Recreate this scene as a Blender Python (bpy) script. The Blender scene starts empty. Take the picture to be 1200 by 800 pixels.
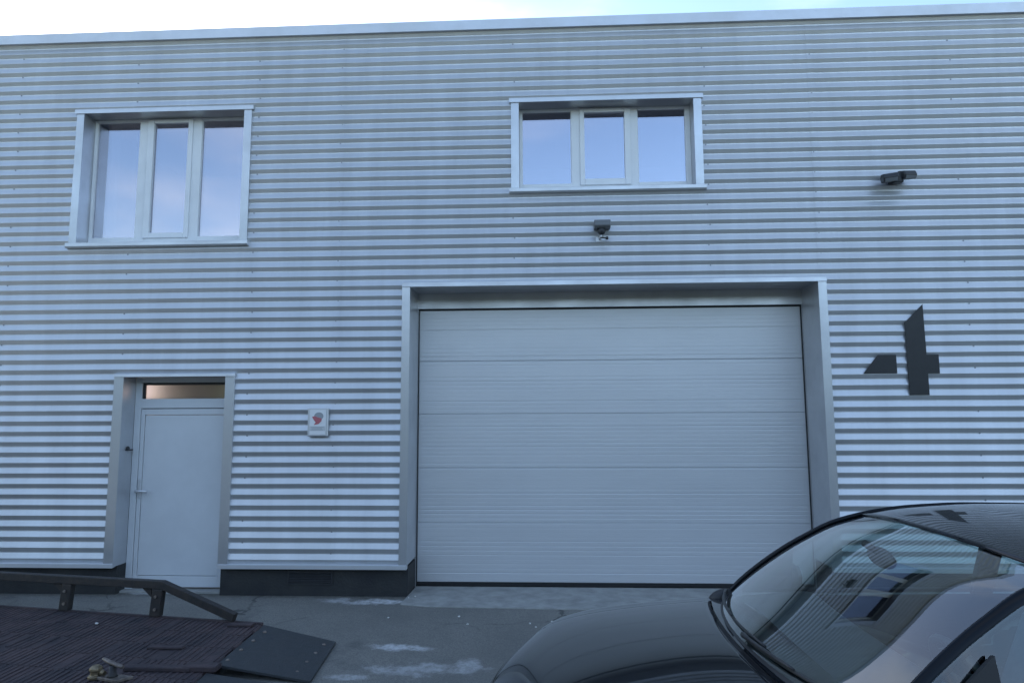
import bpy, bmesh, math, random
from mathutils import Vector, Matrix, noise
random.seed(7)
R = math.radians
scene = bpy.context.scene
COL = scene.collection

# ------------------------------------------------------------------ camera, sky, sun, exposure
CAM_H = 1.828
cam_d = bpy.data.cameras.new('camera')
cam = bpy.data.objects.new('camera', cam_d)
COL.objects.link(cam)
rt = Vector((0.9987879, 0.0490068, -0.0045841))
up = Vector((0.0100749, -0.1123889, 0.9936132))
fw = Vector((-0.0481786, 0.9924551, 0.1127464))
m3 = Matrix((rt, up, -fw)).transposed()
cam.matrix_world = Matrix.Translation((0, -7.2, CAM_H)) @ m3.to_4x4()
cam_d.sensor_width = 36.0
cam_d.lens = 24.0
cam_d.clip_start = 0.05
cam_d.clip_end = 3000
scene.camera = cam

SUN_EL, SUN_AZ = R(25), R(-38)            # azimuth measured from +Y towards +X
w = bpy.data.worlds.new('World')
scene.world = w
w.use_nodes = True
nt = w.node_tree
bg = nt.nodes['Background']
sky = nt.nodes.new('ShaderNodeTexSky')
sky.sky_type = 'NISHITA'
sky.sun_disc = False
sky.sun_elevation = SUN_EL
sky.sun_rotation = SUN_AZ
sky.air_density = 1.0
sky.dust_density = 0.5
sky.ozone_density = 1.5
# thin high cloud drifting over the sky dome
wtc = nt.nodes.new('ShaderNodeTexCoord')
wmp = nt.nodes.new('ShaderNodeMapping'); wmp.inputs['Scale'].default_value = (1.6, 1.6, 4.5); wmp.inputs['Location'].default_value = (3.1, 0.4, 0.7)
wno = nt.nodes.new('ShaderNodeTexNoise'); wno.inputs['Scale'].default_value = 1.3; wno.inputs['Detail'].default_value = 7; wno.inputs['Roughness'].default_value = 0.55
wrm = nt.nodes.new('ShaderNodeMapRange'); wrm.interpolation_type = 'SMOOTHSTEP'
for i_, v_ in ((1, 0.42), (2, 0.74), (3, 0.0), (4, 0.55)): wrm.inputs[i_].default_value = v_
whs = nt.nodes.new('ShaderNodeHueSaturation'); whs.inputs['Saturation'].default_value = 0.25; whs.inputs['Value'].default_value = 1.25
wmx = nt.nodes.new('ShaderNodeMix'); wmx.data_type = 'RGBA'
nt.links.new(wtc.outputs['Generated'], wmp.inputs[0]); nt.links.new(wmp.outputs[0], wno.inputs['Vector'])
nt.links.new(wno.outputs[0], wrm.inputs[0]); nt.links.new(wrm.outputs[0], wmx.inputs[0])
nt.links.new(sky.outputs[0], whs.inputs['Color']); nt.links.new(sky.outputs[0], wmx.inputs[6]); nt.links.new(whs.outputs[0], wmx.inputs[7])
nt.links.new(wmx.outputs[2], bg.inputs[0])
bg.inputs[1].default_value = 0.12

sd = bpy.data.lights.new('sun', 'SUN')
sd.energy = 2.5
sd.angle = R(0.5)
sd.color = (1.0, 0.94, 0.84)
sun = bpy.data.objects.new('sun', sd)
COL.objects.link(sun)
dirv = Vector((math.sin(SUN_AZ) * math.cos(SUN_EL), math.cos(SUN_AZ) * math.cos(SUN_EL), math.sin(SUN_EL)))
sun.rotation_euler = dirv.to_track_quat('Z', 'Y').to_euler()
sun.location = dirv * 60

scene.view_settings.view_transform = 'Standard'
scene.view_settings.look = 'None'
scene.view_settings.gamma = 1.0
scene.view_settings.exposure = 1.74
scene.render.resolution_x = 1024
scene.render.resolution_y = 682

# ------------------------------------------------------------------ helpers
def tag(o, label=None, cat=None, group=None, kind=None):
    if label: o['label'] = label
    if cat: o['category'] = cat
    if group: o['group'] = group
    if kind: o['kind'] = kind
    return o

def empty(name, loc):
    o = bpy.data.objects.new(name, None)
    o.empty_display_size = 0.2
    COL.objects.link(o)
    o.location = loc
    return o

class MB:
    """collects geometry, builds one mesh object"""
    def __init__(self):
        self.v, self.f, self.mi, self.sm = [], [], [], []
    def add(self, vs, fs, mi=0, smooth=False):
        b = len(self.v)
        self.v += [tuple(p) for p in vs]
        for f in fs:
            self.f.append([b + i for i in f]); self.mi.append(mi); self.sm.append(smooth)
        return self
    def box(self, x0, x1, y0, y1, z0, z1, mi=0):
        vs = [(x0,y0,z0),(x1,y0,z0),(x1,y1,z0),(x0,y1,z0),(x0,y0,z1),(x1,y0,z1),(x1,y1,z1),(x0,y1,z1)]
        fs = [(0,3,2,1),(4,5,6,7),(0,1,5,4),(1,2,6,5),(2,3,7,6),(3,0,4,7)]
        return self.add(vs, fs, mi)
    def prism(self, poly, axis, a0, a1, mi=0, smooth=False):
        """poly: 2D points in the plane of the two other axes; extruded along axis 0/1/2"""
        def P(p, a):
            return [(a, p[0], p[1]), (p[0], a, p[1]), (p[0], p[1], a)][axis]
        n = len(poly)
        vs = [P(p, a0) for p in poly] + [P(p, a1) for p in poly]
        self.add(vs, [list(range(n))[::-1], list(range(n, 2 * n))], mi)
        b = len(self.v) - 2 * n
        for i in range(n):
            j = (i + 1) % n
            self.f.append([b + i, b + j, b + n + j, b + n + i]); self.mi.append(mi); self.sm.append(smooth)
        return self
    def tube(self, pts, r, n=8, mi=0, smooth=True, flat=1.0, caps=True):
        pts = [Vector(p) for p in pts]
        rings = []
        for i, p in enumerate(pts):
            d = (pts[min(i + 1, len(pts) - 1)] - pts[max(i - 1, 0)]).normalized()
            u = d.cross(Vector((0, 0, 1)))
            if u.length < 1e-3: u = d.cross(Vector((0, 1, 0)))
            u.normalize(); v = u.cross(d)
            rr = r[i] if isinstance(r, (list, tuple)) else r
            rings.append([p + u * math.cos(t) * rr + v * math.sin(t) * rr * flat
                          for t in [2 * math.pi * k / n for k in range(n)]])
        vs = [q for ring in rings for q in ring]
        fs = []
        for i in range(len(pts) - 1):
            for k in range(n):
                a = i * n + k; b = i * n + (k + 1) % n
                fs.append((a, b, b + n, a + n))
        self.add(vs, fs, mi, smooth)
        if caps:
            b = len(self.v) - len(vs)
            self.f += [[b + k for k in range(n)][::-1], [b + (len(pts) - 1) * n + k for k in range(n)]]
            self.mi += [mi, mi]; self.sm += [False, False]
        return self
    def lathe(self, prof, n=24, mi=0, axis=2, c=(0, 0, 0), smooth=True):
        """prof: (radius, height) pairs"""
        vs = []
        for r, h in prof:
            for k in range(n):
                t = 2 * math.pi * k / n
                a, b = r * math.cos(t), r * math.sin(t)
                p = [(h, a, b), (b, h, a), (a, b, h)][axis]
                vs.append((p[0] + c[0], p[1] + c[1], p[2] + c[2]))
        fs = []
        for i in range(len(prof) - 1):
            for k in range(n):
                a = i * n + k; b = i * n + (k + 1) % n
                fs.append((a, b, b + n, a + n))
        m = len(prof) - 1
        fs.append(list(range(n))[::-1]); fs.append([m * n + k for k in range(n)])
        self.add(vs, fs[:-2], mi, smooth); b = len(self.v) - len(vs)
        for f in fs[-2:]:
            self.f.append([b + i for i in f]); self.mi.append(mi); self.sm.append(False)
        return self
    def build(self, name, mats, parent=None, bevel=0, seg=2, loc=None, angle=40):
        me = bpy.data.meshes.new(name)
        me.from_pydata(self.v, [], self.f)
        if not isinstance(mats, (list, tuple)): mats = [mats]
        for m in mats: me.materials.append(m)
        me.polygons.foreach_set('material_index', self.mi)
        me.polygons.foreach_set('use_smooth', self.sm)
        me.update()
        o = bpy.data.objects.new(name, me)
        COL.objects.link(o)
        if loc: o.location = loc
        if parent: o.parent = parent
        if bevel:
            b = o.modifiers.new('bevel', 'BEVEL'); b.width = bevel; b.segments = seg
            b.limit_method = 'ANGLE'; b.angle_limit = R(angle)
        return o

def recalc(o):
    bm = bmesh.new(); bm.from_mesh(o.data)
    bmesh.ops.recalc_face_normals(bm, faces=bm.faces)
    bm.to_mesh(o.data); bm.free()
    return o

# ------------------------------------------------------------------ materials
def mat(name, col, rough=0.5, metal=0.0, var=0.0, vscale=3.0, stretch=(1, 1, 1), bump=0.0, bscale=60.0,
        rvar=0.0, coat=0.0, spec=0.5, col2=None, bstretch=None, detail=6.0):
    m = bpy.data.materials.new(name); m.use_nodes = True
    t = m.node_tree; n = t.nodes; p = n['Principled BSDF']
    p.inputs['Roughness'].default_value = rough
    p.inputs['Metallic'].default_value = metal
    p.inputs['Specular IOR Level'].default_value = spec
    p.inputs['Coat Weight'].default_value = coat
    p.inputs['Coat Roughness'].default_value = 0.03; p.inputs['Coat IOR'].default_value = 1.30
    p.inputs['Base Color'].default_value = (*col, 1)
    tc = n.new('ShaderNodeTexCoord')
    if var or rvar:
        mp = n.new('ShaderNodeMapping'); mp.inputs['Scale'].default_value = stretch
        t.links.new(tc.outputs['Object'], mp.inputs[0])
        no = n.new('ShaderNodeTexNoise'); no.inputs['Scale'].default_value = vscale
        no.inputs['Detail'].default_value = detail; no.inputs['Roughness'].default_value = 0.62
        t.links.new(mp.outputs[0], no.inputs['Vector'])
        if var:
            mx = n.new('ShaderNodeMix'); mx.data_type = 'RGBA'
            c2 = col2 or tuple(c * (1 - var) for c in col)
            mx.inputs[6].default_value = (*[min(1, c * (1 + var * 0.4)) for c in col], 1)
            mx.inputs[7].default_value = (*c2, 1)
            rm = n.new('ShaderNodeMapRange')
            rm.inputs[1].default_value = 0.35; rm.inputs[2].default_value = 0.68
            t.links.new(no.outputs[0], rm.inputs[0])
            t.links.new(rm.outputs[0], mx.inputs[0])
            t.links.new(mx.outputs[2], p.inputs['Base Color'])
        if rvar:
            rr = n.new('ShaderNodeMapRange')
            rr.inputs[1].default_value = 0.3; rr.inputs[2].default_value = 0.7
            rr.inputs[3].default_value = max(0.02, rough - rvar); rr.inputs[4].default_value = rough + rvar
            t.links.new(no.outputs[0], rr.inputs[0]); t.links.new(rr.outputs[0], p.inputs['Roughness'])
    if bump:
        mp2 = n.new('ShaderNodeMapping'); mp2.inputs['Scale'].default_value = bstretch or (1, 1, 1)
        t.links.new(tc.outputs['Object'], mp2.inputs[0])
        nb = n.new('ShaderNodeTexNoise'); nb.inputs['Scale'].default_value = bscale; nb.inputs['Detail'].default_value = 4
        t.links.new(mp2.outputs[0], nb.inputs['Vector'])
        bp = n.new('ShaderNodeBump'); bp.inputs['Strength'].default_value = bump; bp.inputs['Distance'].default_value = 0.01
        t.links.new(nb.outputs[0], bp.inputs['Height']); t.links.new(bp.outputs[0], p.inputs['Normal'])
    return m

def glass_mat(name, tint, refl, fac=None, fscale=1.6, rough=0.0):
    """thin glass: see-through tint plus mirror reflection (constant coated reflectance or Fresnel)"""
    m = bpy.data.materials.new(name); m.use_nodes = True
    t = m.node_tree; n = t.nodes; n.remove(n['Principled BSDF'])
    out = n['Material Output']
    tr = n.new('ShaderNodeBsdfTransparent'); tr.inputs[0].default_value = (*tint, 1)
    gl = n.new('ShaderNodeBsdfGlossy'); gl.inputs[0].default_value = (*refl, 1); gl.inputs['Roughness'].default_value = rough
    mx = n.new('ShaderNodeMixShader')
    if fac is None:
        fr = n.new('ShaderNodeFresnel')
        ge = n.new('ShaderNodeNewGeometry'); ior = n.new('ShaderNodeMapRange')      # thin sheet: same reflectance from both sides
        ior.inputs[3].default_value = 1.5; ior.inputs[4].default_value = 1 / 1.5
        t.links.new(ge.outputs['Backfacing'], ior.inputs[0]); t.links.new(ior.outputs[0], fr.inputs[0])
        mu = n.new('ShaderNodeMath'); mu.operation = 'MULTIPLY'; mu.use_clamp = True; mu.inputs[1].default_value = fscale
        t.links.new(fr.outputs[0], mu.inputs[0]); t.links.new(mu.outputs[0], mx.inputs[0])
    else:
        mx.inputs[0].default_value = fac
    t.links.new(tr.outputs[0], mx.inputs[1]); t.links.new(gl.outputs[0], mx.inputs[2])
    t.links.new(mx.outputs[0], out.inputs[0])
    return m

M = {}
M['clad'] = mat('silver_cladding', (0.58, 0.60, 0.62), 0.40, 0.60, var=0.09, vscale=1.5, stretch=(2.6, 1, 0.4), detail=5)
M['trim'] = mat('silver_flashing', (0.60, 0.62, 0.65), 0.40, 0.55, var=0.10, vscale=2.2, rvar=0.07)
M['liner'] = mat('reveal_liner', (0.55, 0.57, 0.60), 0.36, 0.7, var=0.12, vscale=2.0, rvar=0.06)
M['screw'] = mat('screw_steel', (0.30, 0.31, 0.33), 0.45, 0.8)
M['pvc'] = mat('window_plastic', (0.72, 0.74, 0.76), 0.35, 0.0, var=0.05, vscale=4)
M['doorpaint'] = mat('door_paint', (0.60, 0.63, 0.66), 0.42, 0.0, var=0.07, vscale=1.8, rvar=0.06)
M['panel'] = mat('garage_panel', (0.62, 0.635, 0.655), 0.42, 0.3, var=0.05, vscale=0.9, stretch=(0.6, 1, 2.0), detail=4,
                 bump=0.10, bscale=40, bstretch=(0.25, 1, 3))
M['leaf'] = mat('blocker_leaves', (0.045, 0.065, 0.032), 0.8, var=0.6, vscale=2.5)
M['rubber'] = mat('rubber', (0.015, 0.016, 0.018), 0.7)
M['plinth'] = mat('plinth_paint', (0.014, 0.016, 0.019), 0.75, 0, var=0.5, vscale=3.5, bump=0.5, bscale=40, col2=(0.030, 0.032, 0.032))
M['wall'] = mat('inner_block', (0.25, 0.25, 0.25), 0.9)
M['roof'] = mat('roof_sheet', (0.4, 0.41, 0.43), 0.6)
M['winglass'] = glass_mat('coated_window_glass', (0.55, 0.58, 0.60), (0.80, 0.79, 0.88), fac=0.46)
M['carglass'] = glass_mat('car_glass', (0.60, 0.72, 0.71), (1, 1, 1), fscale=2.0)
M['number'] = mat('number_paint', (0.016, 0.018, 0.021), 0.5, 0.0, var=0.2, vscale=10)
M['darkplastic'] = mat('dark_plastic', (0.028, 0.030, 0.034), 0.5, 0, var=0.2, vscale=12)
M['greyplastic'] = mat('grey_plastic', (0.14, 0.15, 0.16), 0.45)
M['white'] = mat('white_plastic', (0.74, 0.75, 0.76), 0.35)
M['signgrey'] = mat('sign_grey', (0.30, 0.32, 0.34), 0.5)
M['signred'] = mat('sign_red', (0.46, 0.13, 0.15), 0.5)
M['signpale'] = mat('sign_pale', (0.55, 0.57, 0.58), 0.5)
M['concrete'] = mat('light_concrete', (0.31, 0.315, 0.30), 0.9, 0, var=0.28, vscale=5, bump=0.35, bscale=90)
M['rust'] = mat('rusty_steel', (0.060, 0.041, 0.043), 0.75, 0.15, var=0.55, vscale=5, bump=0.5, bscale=45, rvar=0.12, col2=(0.035, 0.030, 0.036))
M['slate'] = mat('dark_flap', (0.026, 0.031, 0.036), 0.6, 0.1, var=0.35, vscale=7, bump=0.3, bscale=70, rvar=0.1, col2=(0.045, 0.048, 0.05))
M['darksteel'] = mat('dark_rail_steel', (0.020, 0.021, 0.023), 0.55, 0.3, var=0.6, vscale=14, bump=0.3, bscale=60, col2=(0.045, 0.038, 0.035))
M['worn'] = mat('worn_steel', (0.20, 0.17, 0.15), 0.55, 0.5, var=0.5, vscale=20)
M['brass'] = mat('brass', (0.25, 0.20, 0.13), 0.5, 0.8, var=0.4, vscale=25)
M['pebble'] = mat('pale_pebble', (0.62, 0.62, 0.60), 0.8, var=0.2, vscale=30)
M['carpaint'] = mat('black_car_paint', (0.006, 0.008, 0.011), 0.25, 0.0, coat=1.0, spec=0.02)
M['carblack'] = mat('car_trim_plastic', (0.014, 0.015, 0.017), 0.5)
M['interior'] = mat('car_interior', (0.075, 0.080, 0.085), 0.7, var=0.2, vscale=9)
M['seat'] = mat('seat_fabric', (0.11, 0.135, 0.17), 0.9, var=0.2, vscale=15)
M['tyre'] = mat('tyre_rubber', (0.018, 0.018, 0.018), 0.85)
M['alloy'] = mat('wheel_alloy', (0.45, 0.46, 0.48), 0.3, 0.9)
M['chrome'] = mat('chrome', (0.7, 0.71, 0.72), 0.12, 1.0)
M['lampglass'] = mat('headlight_glass', (0.06, 0.065, 0.07), 0.08, 0.3, coat=1.0)
M['redlamp'] = mat('tail_light_red', (0.25, 0.01, 0.01), 0.15, coat=1.0)

def frosted():
    m = bpy.data.materials.new('frosted_transom'); m.use_nodes = True
    t = m.node_tree; n = t.nodes; n.remove(n['Principled BSDF'])
    tl = n.new('ShaderNodeBsdfTranslucent'); tl.inputs[0].default_value = (0.66, 0.62, 0.62, 1)
    gl = n.new('ShaderNodeBsdfGlossy'); gl.inputs['Roughness'].default_value = 0.08; gl.inputs[0].default_value = (0.9, 0.9, 0.9, 1)
    mx = n.new('ShaderNodeMixShader'); mx.inputs[0].default_value = 0.22
    t.links.new(tl.outputs[0], mx.inputs[1]); t.links.new(gl.outputs[0], mx.inputs[2])
    t.links.new(mx.outputs[0], n['Material Output'].inputs[0])
    return m
M['frosted'] = frosted()

def ground_mat():
    m = bpy.data.materials.new('worn_asphalt'); m.use_nodes = True
    t = m.node_tree; n = t.nodes; p = n['Principled BSDF']; L = t.links.new
    p.inputs['Roughness'].default_value = 0.85
    tc = n.new('ShaderNodeTexCoord')
    def noise(scale, detail=8, rough=0.6, vec=None):
        a = n.new('ShaderNodeTexNoise'); a.inputs['Scale'].default_value = scale
        a.inputs['Detail'].default_value = detail; a.inputs['Roughness'].default_value = rough
        L(vec or tc.outputs['Object'], a.inputs['Vector']); return a.outputs[0]
    def rng(v, a, b, c=0.0, d=1.0):
        r = n.new('ShaderNodeMapRange'); L(v, r.inputs[0])
        for i, x in enumerate((a, b, c, d)): r.inputs[i + 1].default_value = x
        return r.outputs[0]
    def math2(op, a, b):
        q = n.new('ShaderNodeMath'); q.operation = op
        for i, x in enumerate((a, b)):
            if isinstance(x, (int, float)): q.inputs[i].default_value = x
            else: L(x, q.inputs[i])
        return q.outputs[0]
    def mixc(f, a, b):
        q = n.new('ShaderNodeMix'); q.data_type = 'RGBA'; L(f, q.inputs[0])
        for i, x in ((6, a), (7, b)):
            if isinstance(x, tuple): q.inputs[i].default_value = (*x, 1)
            else: L(x, q.inputs[i])
        return q.outputs[2]
    big = rng(noise(0.9, 5), 0.35, 0.65)
    fine = rng(noise(95, 3, 0.7), 0.38, 0.62)
    c = mixc(big, (0.175, 0.172, 0.155), (0.250, 0.243, 0.215))
    c = mixc(math2('MULTIPLY', fine, 0.75), c, (0.095, 0.098, 0.096))
    patch = rng(noise(3.2, 8, 0.7), 0.56, 0.72)
    c = mixc(math2('MULTIPLY', patch, 0.5), c, (0.21, 0.205, 0.19))
    vo = n.new('ShaderNodeTexVoronoi'); vo.feature = 'DISTANCE_TO_EDGE'; vo.inputs['Scale'].default_value = 0.62
    ds_ = n.new('ShaderNodeVectorMath'); ds_.operation = 'MULTIPLY_ADD'
    nz = n.new('ShaderNodeTexNoise'); nz.inputs['Scale'].default_value = 2.2; nz.inputs['Detail'].default_value = 6
    L(tc.outputs['Object'], nz.inputs['Vector']); L(nz.outputs['Color'], ds_.inputs[0]); ds_.inputs[1].default_value = (0.5, 0.5, 0.5); L(tc.outputs['Object'], ds_.inputs[2])
    L(ds_.outputs[0], vo.inputs['Vector'])
    crack = math2('MULTIPLY', rng(vo.outputs['Distance'], 0.009, 0.004), rng(noise(0.8, 3), 0.48, 0.6))
    c = mixc(math2('MULTIPLY', crack, 0.8), c, (0.05, 0.052, 0.05))
    oil = rng(noise(1.7, 4, 0.55), 0.60, 0.70)
    c = mixc(math2('MULTIPLY', oil, 0.55), c, (0.075, 0.076, 0.078))
    grit = math2('MULTIPLY', rng(noise(140, 2, 0.5), 0.66, 0.72), rng(noise(2.5, 5), 0.45, 0.62))
    c = mixc(math2('MULTIPLY', grit, 0.7), c, (0.42, 0.41, 0.39))
    sepd = n.new('ShaderNodeSeparateXYZ'); L(tc.outputs['Object'], sepd.inputs[0])
    dirt = math2('MULTIPLY', rng(math2('ADD', sepd.outputs[1], math2('MULTIPLY', math2('SUBTRACT', noise(5, 7, 0.7), 0.5), 0.35)), -0.06, 0.06), rng(noise(14, 6, 0.7), 0.35, 0.6, 0.3, 1.0))
    c = mixc(math2('MULTIPLY', dirt, 0.75), c, (0.060, 0.062, 0.048))
    # pale spills and scrapes with shapes of their own
    sep = n.new('ShaderNodeSeparateXYZ'); L(tc.outputs['Object'], sep.inputs[0])
    wob = noise(6.0, 8, 0.72)
    brk = noise(11.0, 8, 0.75)
    total = None
    for cx, cy, rx, ry, s in ((-1.72, -0.13, 0.46, 0.13, 1.0), (-1.19, -1.50, 0.30, 0.10, 0.95), (-0.95, -1.98, 0.50, 0.16, 0.5),
                              (-0.6, -1.9, 0.12, 0.22, 0.6), (-1.42, -2.16, 0.22, 0.07, 0.55), (-2.15, -0.10, 0.2, 0.12, 0.6), (-4.2, 0.18, 0.6, 0.12, 0.6)):
        dx = math2('DIVIDE', math2('SUBTRACT', sep.outputs[0], cx), rx)
        dy = math2('DIVIDE', math2('SUBTRACT', sep.outputs[1], cy), ry)
        d = math2('SQRT', math2('ADD', math2('MULTIPLY', dx, dx), math2('MULTIPLY', dy, dy)), 0.0)
        d = math2('ADD', d, math2('MULTIPLY', math2('SUBTRACT', wob, 0.5), 2.6))
        k = math2('MULTIPLY', rng(d, 0.95, 0.35), s)
        total = k if total is None else math2('MAXIMUM', total, k)
    total = math2('MULTIPLY', total, rng(brk, 0.36, 0.56, 0.25, 1.0))
    c = mixc(total, c, (0.55, 0.56, 0.57))
    L(c, p.inputs['Base Color'])
    b = n.new('ShaderNodeBump'); b.inputs['Strength'].default_value = 0.5; b.inputs['Distance'].default_value = 0.012
    L(noise(75, 5, 0.7), b.inputs['Height']); L(b.outputs[0], p.inputs['Normal'])
    return m
M['ground'] = ground_mat()
M['asphalt'] = mat('dark_asphalt', (0.05, 0.051, 0.053), 0.9, var=0.3, vscale=2, bump=0.4, bscale=80)

# ------------------------------------------------------------------ setting
g = MB()
g.add([(-900, -900, 0), (900, -900, 0), (900, 900, 0), (-900, 900, 0)], [(0, 1, 2, 3)])
tag(g.build('ground', M['asphalt']), kind='structure')
g = MB()
g.prism([(-14, -8.6), (13, -8.6), (13, 0.6), (-14, 0.6)], 2, -0.05, 0.004)
tag(recalc(g.build('yard', M['ground'])), kind='structure')
g = MB()
g.prism([(-1.44, 0.48), (-1.46, -0.24), (-1.20, -0.31), (0.3, -0.37), (3.0, -0.40), (2.98, 0.48)][::-1], 2, -0.04, 0.014)
tag(recalc(g.build('concrete_apron', M['concrete'], bevel=0.004)), kind='structure')

# added unseen leafy belt behind the camera, keeps the bright horizon out of reflections
bm = bmesh.new()
for k in range(46):
    x = -60 + k * 2.7 + random.uniform(-0.8, 0.8)
    for lv in range(3):
        r_ = random.uniform(1.5, 2.3)
        c_ = Vector((x + random.uniform(-1, 1), -27 + random.uniform(-1.2, 1.2), 1.2 + lv * 1.9 + random.uniform(-0.4, 0.6)))
        g0 = bmesh.ops.create_icosphere(bm, subdivisions=3, radius=r_, matrix=Matrix.Translation(c_))
        for v in g0['verts']:
            v.co += (v.co - c_) * (noise.noise(v.co * 1.7) * 0.45 + noise.noise(v.co * 5.0) * 0.22)
me = bpy.data.meshes.new('horizon_blocker'); bm.to_mesh(me); bm.free(); me.materials.append(M['leaf'])
tb = bpy.data.objects.new('horizon_blocker', me); COL.objects.link(tb)
tag(tb, 'added unseen dark green leafy belt that blocks the bright horizon', 'trees', kind='stuff')

# ------------------------------------------------------------------ warehouse
XL, XR, ROOF = -10.5, 9.5, 6.275
WALLTOP = 6.158
# openings measured at the inner edge of their metal surrounds: x0, x1, z0, z1
W1 = (-5.216, -3.356, 3.800, 5.310)
W2 = (-0.264, 1.643, 4.325, 5.306)
GD = (-1.448, 2.868, 0.0, 3.256)
SD = (-4.572, -3.444, 0.0, 2.308)
OPEN = (W1, W2, GD, SD)
house = empty('warehouse', (0, 0, 0))
tag(house, 'silver corrugated metal warehouse with two upper windows, wide sectional gate and narrow side door', 'warehouse')

def free_rects(margin, zb, zt, below=None, above=None):
    """columns of wall left between the openings"""
    below = margin if below is None else below
    above = margin if above is None else above
    xs = sorted({XL, XR} | {o[0] - margin for o in OPEN} | {o[1] + margin for o in OPEN})
    out = []
    for a, b in zip(xs, xs[1:]):
        mid = (a + b) / 2
        blocks = sorted((o[2] - below, o[3] + above) for o in OPEN if o[0] - margin < mid < o[1] + margin)
        z = zb
        for lo, hi in blocks:
            if lo > z + 1e-4: out.append((a, b, z, lo))
            z = max(z, hi)
        if z < zt: out.append((a, b, z, zt))
    return out

P = 0.11113
Z_DARK = 6.0248
CREST, VALLEY = 0.004, 0.023
def profile(z0, z1):
    """corrugation from z1 down to z0 as (y, z); every rib: crest, underside, valley, weathered slope"""
    pts = []
    k = math.floor((Z_DARK - z1) / P) - 1
    while True:
        zc = Z_DARK - k * P
        seq = [(CREST, zc + 0.022), (CREST + 0.002, zc + 0.0185), (VALLEY - 0.003, zc - 0.0135), (VALLEY - 0.0008, zc - 0.0170), (VALLEY, zc - 0.021), (VALLEY, zc - 0.030), (VALLEY - 0.002, zc - 0.035),
               (CREST + 0.002, zc - 0.080), (CREST, zc - 0.0845)]
        pts += seq
        if zc - 0.07 < z0 - P: break
        k += 1
    out = []
    for (ya, za), (yb, zb) in zip(pts, pts[1:]):
        if zb >= z1 or za <= z0: continue
        if za > z1: ya = ya + (yb - ya) * (za - z1) / (za - zb); za = z1
        if zb < z0: yb = ya + (yb - ya) * (za - z0) / (za - zb); zb = z0
        if not out: out.append((ya, za))
        out.append((yb, zb))
    return out

cl = MB()
def corr(x0, x1, z0, z1, dy=0.0):
    pr = profile(z0, z1)
    n = max(1, int((x1 - x0) / 0.35))
    vs = []
    for y, z in pr:
        for k in range(n + 1):
            x = x0 + (x1 - x0) * k / n
            q = Vector((x * 0.9, z * 2.2, 3.0))
            vs.append((x, y + dy + noise.noise(q) * 0.0022, z + noise.noise(q * 1.3 + Vector((9, 4, 0))) * 0.0022))
    fs = [(i * (n + 1) + k, (i + 1) * (n + 1) + k, (i + 1) * (n + 1) + k + 1, i * (n + 1) + k + 1) for i in range(len(pr) - 1) for k in range(n)]
    cl.add(vs, fs)
for x0, x1, z0, z1 in free_rects(0.075, 0.325, WALLTOP + 0.02, 0.03, 0.022):
    corr(x0, x1, z0, z1)
# sheet laps: the overlapping strip of the next sheet, with its own thickness
for xs, z0, z1 in ((2.885, 3.34, WALLTOP), (-2.285, 0.34, WALLTOP), (-7.4, 0.34, WALLTOP), (7.2, 0.34, WALLTOP)):
    corr(xs, xs + 0.07, z0, z1, -0.0028)
# screws in the valleys
def inside(x, z):
    return any(o[0] - 0.12 < x < o[1] + 0.12 and o[2] - 0.12 < z < o[3] + 0.12 for o in OPEN)
k = 0
while Z_DARK - k * P > 0.45:
    zc = Z_DARK - k * P - 0.026
    for xs in (-9.0, -7.36, -6.0, -4.62, -3.20, -2.25, -0.32, 1.77, 2.92, 4.4, 5.8, 7.24):
        if (k + int(xs * 3)) % 2 == 0 and not inside(xs, zc) and random.random() < 0.9:
            x = xs + random.uniform(-0.012, 0.012)
            cl.lathe([(0.009, VALLEY - 0.001), (0.009, VALLEY - 0.003), (0.0045, VALLEY - 0.003), (0.0045, VALLEY - 0.007)], 8, 1, 1, (x, 0, zc), False)
    k += 1
cl.build('cladding', [M['clad'], M['screw']], house)

# inner wall, sides, back and roof: a closed hall that keeps the sun off the yard
co = MB()
for x0, x1, z0, z1 in free_rects(0.02, 0.0, 6.10):
    co.box(x0, x1, 0.075 if z0 < 0.1 else 0.06, 0.30, max(z0, 0.31), z1)
D = 16.0
co.box(XL, XL + 0.2, 0.30, D, -0.05, 6.1); co.box(XR - 0.2, XR, 0.30, D, -0.05, 6.1); co.box(XL + 0.2, XR - 0.2, D - 0.2, D, -0.05, 6.1)
co.build('inner_wall', M['wall'], house)
ro = MB(); ro.box(XL - 0.02, XR + 0.02, 0.062, D + 0.02, 6.101, 6.26)
ro.build('roof', M['roof'], house)
for x in (XL, XR):
    sc = MB()
    s = -1 if x == XL else 1
    sc.box(min(x, x + s * 0.03), max(x, x + s * 0.03), 0.0, D, 0.33, 6.14)
    sc.build('side_cladding', M['clad'], house)
# parapet capping
ca = MB()
ca.prism([(-0.030, WALLTOP), (-0.030, ROOF - 0.004), (-0.024, ROOF), (0.36, ROOF + 0.012), (0.36, ROOF - 0.01), (0.05, ROOF - 0.012), (0.05, WALLTOP)], 0, XL - 0.04, XR + 0.04)
recalc(ca.build('parapet_capping', M['trim'], house))
# plinth and base flashing between door and gate
for a, b in ((XL, SD[0] - 0.001), (SD[1] + 0.001, GD[0] - 0.001), (GD[1] + 0.001, XR)):
    plinth = MB(); fl = MB(); plinth.box(a, b, 0.07, 0.52, -0.1, 0.305)
    fl.prism([(0.045, 0.345), (-0.002, 0.338), (-0.012, 0.330), (-0.014, 0.290), (0.045, 0.297)], 0, a, b)
    recalc(plinth.build('plinth', M['plinth'], house))
    recalc(fl.build('base_flashing', M['trim'], house))

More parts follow.
